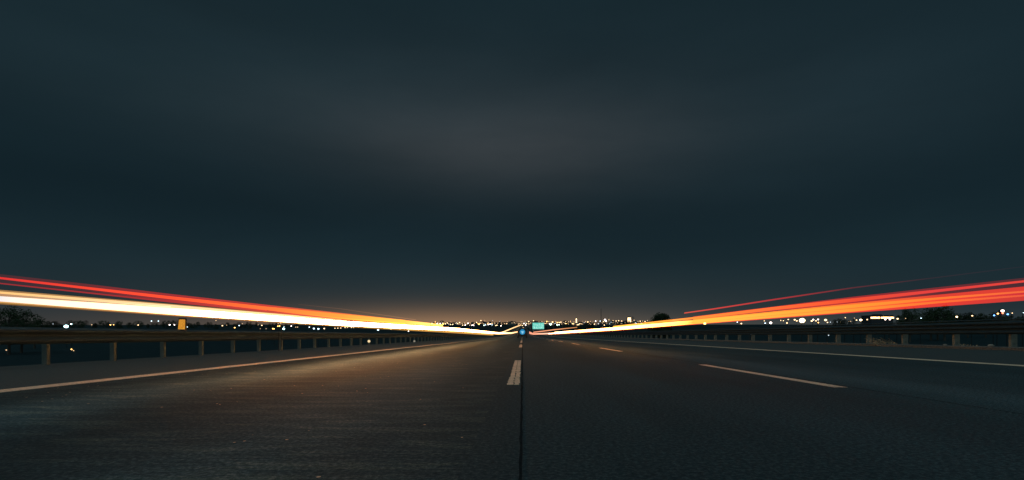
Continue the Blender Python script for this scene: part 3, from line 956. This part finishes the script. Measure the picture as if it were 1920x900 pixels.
# tall mast
Y = 900
p = at_px(1127, 579, Y)
gz = ground_z(p.x, p.y) - .5
root = empty('radio_mast', (p.x, p.y, gz)); tag(root, 'tall thin dark mast rising above the city skyline', 'mast')
h = p.z - gz
mb = MB()
q = [(-.55, -.35), (.55, -.35), (0, .6)]
for a in q: mb.tube([(a[0] * 1.3, a[1] * 1.3, 0), (a[0] * .5, a[1] * .5, h)], .13, 5)
mb.build('mast_legs', M['mast'], root)
mb = MB()
nn = 26
for k in range(nn):
    z0, z1 = h * k / nn, h * (k + 1) / nn
    s0, s1 = 1.3 - .8 * k / nn, 1.3 - .8 * (k + 1) / nn
    for j in range(3):
        a, b = q[j], q[(j + 1) % 3]
        mb.tube([(a[0] * s0, a[1] * s0, z0), (b[0] * s1, b[1] * s1, z1)], .07, 4)
mb.build('lattice', M['mast'], root)
MB().tube([(0, 0, h - .1), (0, 0, h + 2)], .08, 5).build('antenna', M['mast'], root)
# dark short pole right of white building
Y = 500
p = at_px(1186.5, 593, Y); gz = ground_z(p.x, p.y) - .5
root = empty('utility_pole', (p.x, p.y, gz)); tag(root, 'short dark pole just right of the bright white building', 'pole')
MB().tube([(0, 0, 0), (0, 0, p.z - gz)], [.3, .22], 6).build('pole', M['mast'], root)
MB().box(-.9, .9, -.1, .1, p.z - gz - 1.2, p.z - gz - .95).build('crossarm', M['mast'], root)
# small tower with lamps at the right
Y = 620
p = at_px(1876.5, 578.5, Y); gz = ground_z(p.x, p.y) - .5
h = p.z - gz
root = empty('control_tower', (p.x, p.y, gz)); tag(root, 'small dark tower with pinkish top light near the right edge', 'tower')
b = MB(); b.tube([(0, 0, 0), (0, 0, h * .82)], [1.6, 1.1], 10); b.build('shaft', M['wall_dark'], root)
b = MB(); b.tube([(0, 0, h * .82), (0, 0, h * .85), (0, 0, h * .93), (0, 0, h * .95)], [1.1, 2.3, 2.3, 1.5], 10); b.build('cabin', M['wall_dark'], root)
b = MB(); b.sphere((0, -2.2, h * .90), 1.7, 2, .75); b.build('cabin_light', E['P'], root)
b = MB(); b.box(-.8, 1.0, -2.6, -2.3, h * .78, h * .84); b.build('lower_light', E['R'], root)
MB().tube([(0, 0, h * .95), (0, 0, h * 1.02)], .15, 5).build('antenna', M['mast'], root)


# ------------------------------------------------------------------ trees
def leaf_clump(mb, c, rad, n, r, size):
    for _ in range(n):
        d = Vector((r.gauss(0, 1), r.gauss(0, 1), r.gauss(0, 1))).normalized() * rad * r.random() ** .45
        p = Vector(c) + Vector((d.x, d.y, d.z * .8))
        a = Vector((r.uniform(-1, 1), r.uniform(-1, 1), r.uniform(-1, 1))).normalized()
        b = a.orthogonal().normalized()
        s = size * r.uniform(.6, 1.4)
        mb.poly([p - a * s, p + b * s * .5, p + a * s, p - b * s * .5])


def tree_meshes(seed, wide, dens, n_cl=26):
    """unit-height tree: trunk mesh and crown mesh"""
    r = random.Random(seed)
    tr, cr = MB(), MB()
    tr.tube([(0, 0, -.05), (.01, 0, .2), (-.005, .01, .45), (.01, 0, .7)], [.035, .026, .018, .008], 7)
    for k in range(n_cl):
        a = k * 2.4 + r.uniform(-.4, .4)
        u = (k + .5) / n_cl
        z = .30 + .62 * u
        rr = wide * math.sqrt(max(0.03, 1 - ((u - .42) / .62) ** 2)) * r.uniform(.45, .95)
        c = (math.cos(a) * rr, math.sin(a) * rr, z + r.uniform(-.04, .04))
        if k % 2 == 0:
            tr.tube([(0, 0, max(.2, z - .22)), (c[0] * .5, c[1] * .5, z - .08), c], [.012, .007, .002], 5)
        leaf_clump(cr, c, r.uniform(.09, .15), dens, r, .020)
    return tr.mesh('trunk', M['bark']), cr.mesh('crown', M['leaf'])


TV = [tree_meshes(1, .34, 110), tree_meshes(5, .46, 90), tree_meshes(9, .26, 70, 22), tree_meshes(13, .60, 110, 30), tree_meshes(21, .27, 150, 54)]


def tree(px, ptop, Y, v, label, group=None, sx=1.0, minh=3.0):
    p = at_px(px, ptop, Y)
    gz = ground_z(p.x, p.y)
    h = max(minh, p.z - gz)
    root = empty('tree', (p.x, p.y, gz), rnd.uniform(0, 6.28))
    root.scale = (h * sx, h * sx, h)
    tag(root, label, 'tree', group)
    inst('trunk', TV[v][0], root)
    inst('crown', TV[v][1], root)
    return root


tree(16, 573, 150, 3, 'largest dark tree at the left photo edge under the trails', None, .9)
tree(40, 584, 165, 1, 'lower dark tree just right of the largest one at the left edge', None, .9)
tree(-14, 578, 160, 1, 'dark tree cut off by the left photo edge')
tree(65, 598, 210, 1, 'low dark bush shaped tree before the first pale lamps on the left')
tree(1240, 586.3, 250, 4, 'lone round dark tree standing above the orange trail right of the city', None, 1.0)
tree(1226, 593, 262, 2, 'small dark tree leaning against the lone round tree')
tree(1706, 577, 330, 1, 'dark round tree between long lit building and small cool lamp', None, .75)
tree(1698, 583, 345, 2, 'narrow dark tree half hidden by the round tree on the right')
tree(1746, 576, 360, 2, 'open crowned tree left in the pair on the right')
tree(1771, 573, 350, 0, 'taller open crowned tree right in the pair on the right')
tree(1758, 582, 372, 1, 'low tree filling the gap in the pair on the right')
tree(1815, 585, 420, 1, 'small dark tree between the cream lamp and the tower')
tree(1848, 586, 430, 1, 'small dark tree just left of the tower')
tree(991, 613, 420, 1, 'dark tree close left of the green sign', None, .8)
tree(997, 615, 400, 1, 'dark tree tucked under the green sign', None, .8)
tree(946, 607.5, 900, 3, 'dark wide tree in the skyline left of the climbing trail', None, 1.0)
TG = 'low trees along the far horizon'
for px0, px1, n, lo, hi, nm in ((70, 330, 24, 600, 607, 'low dark tree on the far horizon left of the amber marker'), (345, 560, 20, 603, 608, 'low dark tree on the far horizon right of the amber marker'),
                                (1560, 1605, 5, 597, 600, 'low dark tree on the horizon between two bright lamps on the right'), (1690, 1925, 20, 588, 595, 'low dark tree on the far horizon right of the long lit building'),
                                (1095, 1115, 4, 604, 606, 'low dark tree in the skyline left of the mast'), (1160, 1176, 4, 600, 602, 'low dark tree beside the bright white building'), (1020, 1095, 9, 608, 611, 'low dark tree under the city lights right of the green sign')):
    for k in range(n):
        px = px0 + (px1 - px0) * (k + .5) / n + rnd.uniform(-5, 5)
        vv_ = rnd.choice([0, 1, 1, 2, 3])
        tree(px, rnd.uniform(lo, hi), rnd.uniform(620, 900), vv_, nm.replace('low dark', ('oval', 'round', 'narrow', 'wide')[vv_] + ' dark'), TG, rnd.uniform(.8, 1.2))

# ------------------------------------------------------------------ signs
# green overhead sign on a cantilever
Y = 300
x0, x1 = (998.5 - CX) / F * Y, (1020 - CX) / F * Y
zt, zb = EYE + (CY - 605.2) / F * Y, EYE + (CY - 617) / F * Y
root = empty('road_sign', (18.4, Y, road_z(Y))); tag(root, 'glowing blue green rectangular overhead sign on a side post', 'road sign')
ox, oz = -18.4, -road_z(Y)
mg = bpy.data.materials.new('sign_face_lit')
mg.use_nodes = True
t = mg.node_tree
t.nodes.clear()
co = N(t, 'ShaderNodeTexCoord').outputs['Object']
f = noise_(t, co, 1.1, 4, .7)
e = N(t, 'ShaderNodeEmission')
t.links.new(ramp(t, f, [(.35, (.05, .55, .45)), (.62, (.30, .80, .66))], 'LINEAR'), e.inputs['Color'])
e.inputs['Strength'].default_value = 1.0
t.links.new(e.outputs[0], N(t, 'ShaderNodeOutputMaterial').inputs['Surface'])
mg.cycles.emission_sampling = 'NONE'
MB().box(x0 + ox, x1 + ox, -.35, -.25, zb + oz, zt + oz, .02).build('sign_panel', mg, root)
fr = MB()
fr.box(x0 + ox - .12, x1 + ox + .12, -.24, -.15, zb + oz - .12, zt + oz + .12)
fr.build('sign_back', M['steel'], root)
mb = MB()
r3 = random.Random(5)
for row, n in ((.70, 5), (.32, 4)):
    for k in range(n):
        xx = x0 + (x1 - x0) * (k + .8) / (n + .9)
        zz = zb + (zt - zb) * row
        mb.box(xx + ox - .32, xx + ox + .32, -.375, -.352, zz + oz - .36, zz + oz - .22)
        mb.box(xx + ox - .32, xx + ox - .18, -.378, -.353, zz + oz - .21, zz + oz + .30)
        mb.box(xx + ox + .10, xx + ox + .24, -.378, -.353, zz + oz - .20, zz + oz + .1)
mb.build('pale_marks', emit('sign_marks', (.62, .95, .90), 1.0), root)
pl = MB()
zt2 = zt + oz + .3
pl.tube([(0, 0, -1), (0, 0, zt2)], [.22, .16], 10)
pl.tube([(.1, 0, zt2 - .4), (x0 + ox, 0, zt2 - .4)], [.12, .09], 8)
pl.tube([(.1, 0, zt2 - 1.9), (x0 + ox, 0, zt2 - 1.9)], [.12, .09], 8)
pl.build('support_post', M['mast'], root)

# dark van far ahead with a round blue lit sign on its back
Y = 100.0
root = empty('van', (-.05, Y, road_z(Y))); tag(root, 'dark vehicle at the vanishing point showing a round glowing blue sign', 'vehicle')
b = MB()
b.box(-.95, .95, 0, 4.4, .32, 1.42, .08)
b.box(-.86, .86, .05, 3.2, 1.40, 1.90, .14)
b.build('body', M['van'], root, False)
wh = MB()
for sx_ in (-1, 1):
    for yy in (.85, 3.6):
        w = MB()
        w.tube([(sx_ * .78, yy, .33), (sx_ * .98, yy, .33)], .33, 18)
        w.build('wheel', M['rubber'], root)
MB().box(-.7, .7, -.015, .0, 1.46, 1.78).build('rear_window', M['glass'], root)
MB().box(-.96, .96, -.1, .02, .38, .56, .03).build('bumper', M['rubber'], root)
MB().disc((.0, -.20, 1.18), .53, .06).build('round_sign', emit('sign_blue', (.02, .27, .55), .9), root)
sg = MB()
sg.disc((.02, -.225, 1.06), .20, .02, 16)
sg.poly([(-.32, -.222, 1.22), (.34, -.222, 1.22), (.30, -.222, 1.34), (-.28, -.222, 1.34)])
sg.build('pale_mark', emit('sign_pale', (.30, .70, .95), .9), root)

# amber reflective marker on the left guardrail, headlight return put in as emission
Ym = abs(XL) * F / (CX - 338.5)
root = empty('guardrail_marker', (XL + .03, Ym, .69)); tag(root, 'amber reflective marker block with added glow standing on the left guardrail', 'marker')
mm = bpy.data.materials.new('amber_reflector_glow')
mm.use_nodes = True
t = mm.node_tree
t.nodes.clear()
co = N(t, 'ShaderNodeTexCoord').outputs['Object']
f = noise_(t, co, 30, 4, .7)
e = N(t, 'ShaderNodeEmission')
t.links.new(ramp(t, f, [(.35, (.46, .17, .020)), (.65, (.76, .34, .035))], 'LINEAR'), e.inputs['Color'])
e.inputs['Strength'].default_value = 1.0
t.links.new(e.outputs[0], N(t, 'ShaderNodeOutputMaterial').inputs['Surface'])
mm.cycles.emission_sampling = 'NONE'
b = MB()
s = Ym / F
sh = [(-5.6 * s, .0), (4.6 * s, -.0), (5.2 * s, 17.5 * s), (4.2 * s, 18.6 * s), (-2.6 * s, 18.6 * s), (-3.6 * s, 17.6 * s)]
zo = .01
f_, b_ = [], []
for x, z in sh:
    f_.append(b.bm.verts.new((x, -.03, z + zo))); b_.append(b.bm.verts.new((x, .03, z + zo)))
b.bm.faces.new(f_); b.bm.faces.new(list(reversed(b_)))
for k in range(len(sh)): b.bm.faces.new((f_[k], b_[k], b_[(k + 1) % len(sh)], f_[(k + 1) % len(sh)]))
b.build('lens', mm, root)
b = MB(); b.box(-7.6 * s, 7.2 * s, .035, .055, -.012, 21.5 * s + zo, .004); b.build('backplate', M['mast'], root)
b = MB(); b.box(-7.0 * s, 7.0 * s, -.04, .034, -.02, .004, .003); b.build('foot', M['mast'], root)
# round reflectors, returned headlight added as emission
for px, k, lab in ((692, 'yl', 'round pale yellow reflector hanging between left guardrail posts'), (777, 'gr', 'round grey reflector farther along the left guardrail')):
    Yr = 8.6 * F / (CX - px)
    root = empty('reflector', (-8.6, Yr, 0)); tag(root, lab, 'reflector')
    mtl = emit('reflector_glow', (1.0, .76, .40), .95) if k == 'yl' else emit('reflector_dim_glow', (.24, .22, .17), 1.0)
    zc = EYE + (CY - 639.8) / F * Yr
    MB().disc((0, -.03, zc), .075 if k == 'yl' else .085, .02, 20).build('lens', mtl, root)
    b = MB(); b.disc((0, -.008, zc), .09 if k == 'yl' else .1, .02, 20); b.tube([(0, .03, 0), (0, .03, zc)], .012, 6); b.build('holder', M['mast'], root)


# ------------------------------------------------------------------ dry stalks, stones by the right kerb
def clump(px, py, label, w=.5, h=.3, n=36, seed=1, lean=0.0, name='dry_shrub', cat='shrub'):
    X = XR + .55
    Yc = X * F / (px - CX)
    r = random.Random(seed)
    root = empty(name, (X, Yc, ground_z(X, Yc) + .0)); tag(root, label, cat, 'dry growth behind the right guardrail')
    b = MB()
    for _ in range(n):
        x = r.uniform(-w, w); y = r.uniform(-.3, .3)
        hh = h * r.uniform(.4, 1)
        b.tube([(x, y, -.02), (x + lean * hh * .5 + r.uniform(-.05, .05), y, hh * .6), (x + lean * hh + r.uniform(-.15, .15), y + r.uniform(-.1, .1), hh)], [.012, .008, .003], 4)
    b.build('stems', M['twig'], root)
    b = MB()
    for _ in range(n * 5):
        x = r.uniform(-w, w)
        hh = h * r.uniform(.2, 1) * (1 - .5 * abs(x) / w)
        leaf_clump(b, (x + lean * hh, r.uniform(-.3, .3), hh), .05, 1, r, .035)
    b.build('leaves', M['twig'], root)


clump(1668, 645, 'brown dry shrub between right guardrail posts, tallest of the three', .55, .50, 40, 2, -1.6)
clump(1800, 648, 'low dry shrub behind the right guardrail near the photo edge', .45, .24, 30, 3)
clump(1832, 650, 'second low dry shrub behind the right guardrail near the edge', .35, .18, 22, 4)
clump(1545, 646, 'tiny dry shrub behind the right guardrail under the bright lamps', .6, .18, 22, 5)
for i, (px, s, lab) in enumerate(((1640, .06, 'small stone at the right kerb left of the tallest dry shrub'), (1772, .05, 'small stone at the right kerb before the low dry shrubs'), (1858, .07, 'small stone at the right kerb near the photo edge'))):
    X = XR + .1
    Yc = X * F / (px - CX)
    b = MB(); b.sphere((0, 0, 0), 1, 2, .7)
    for v in b.bm.verts: v.co *= 1 + .25 * noise.noise(v.co * 1.7 + Vector((i, 0, 0)))
    o = b.build('stone', M['stone'])
    o.location = (X, Yc, .125 + s * .5); o.scale = (s * 1.6, s, s)
    tag(o, lab, 'stone', 'stones on the right kerb')
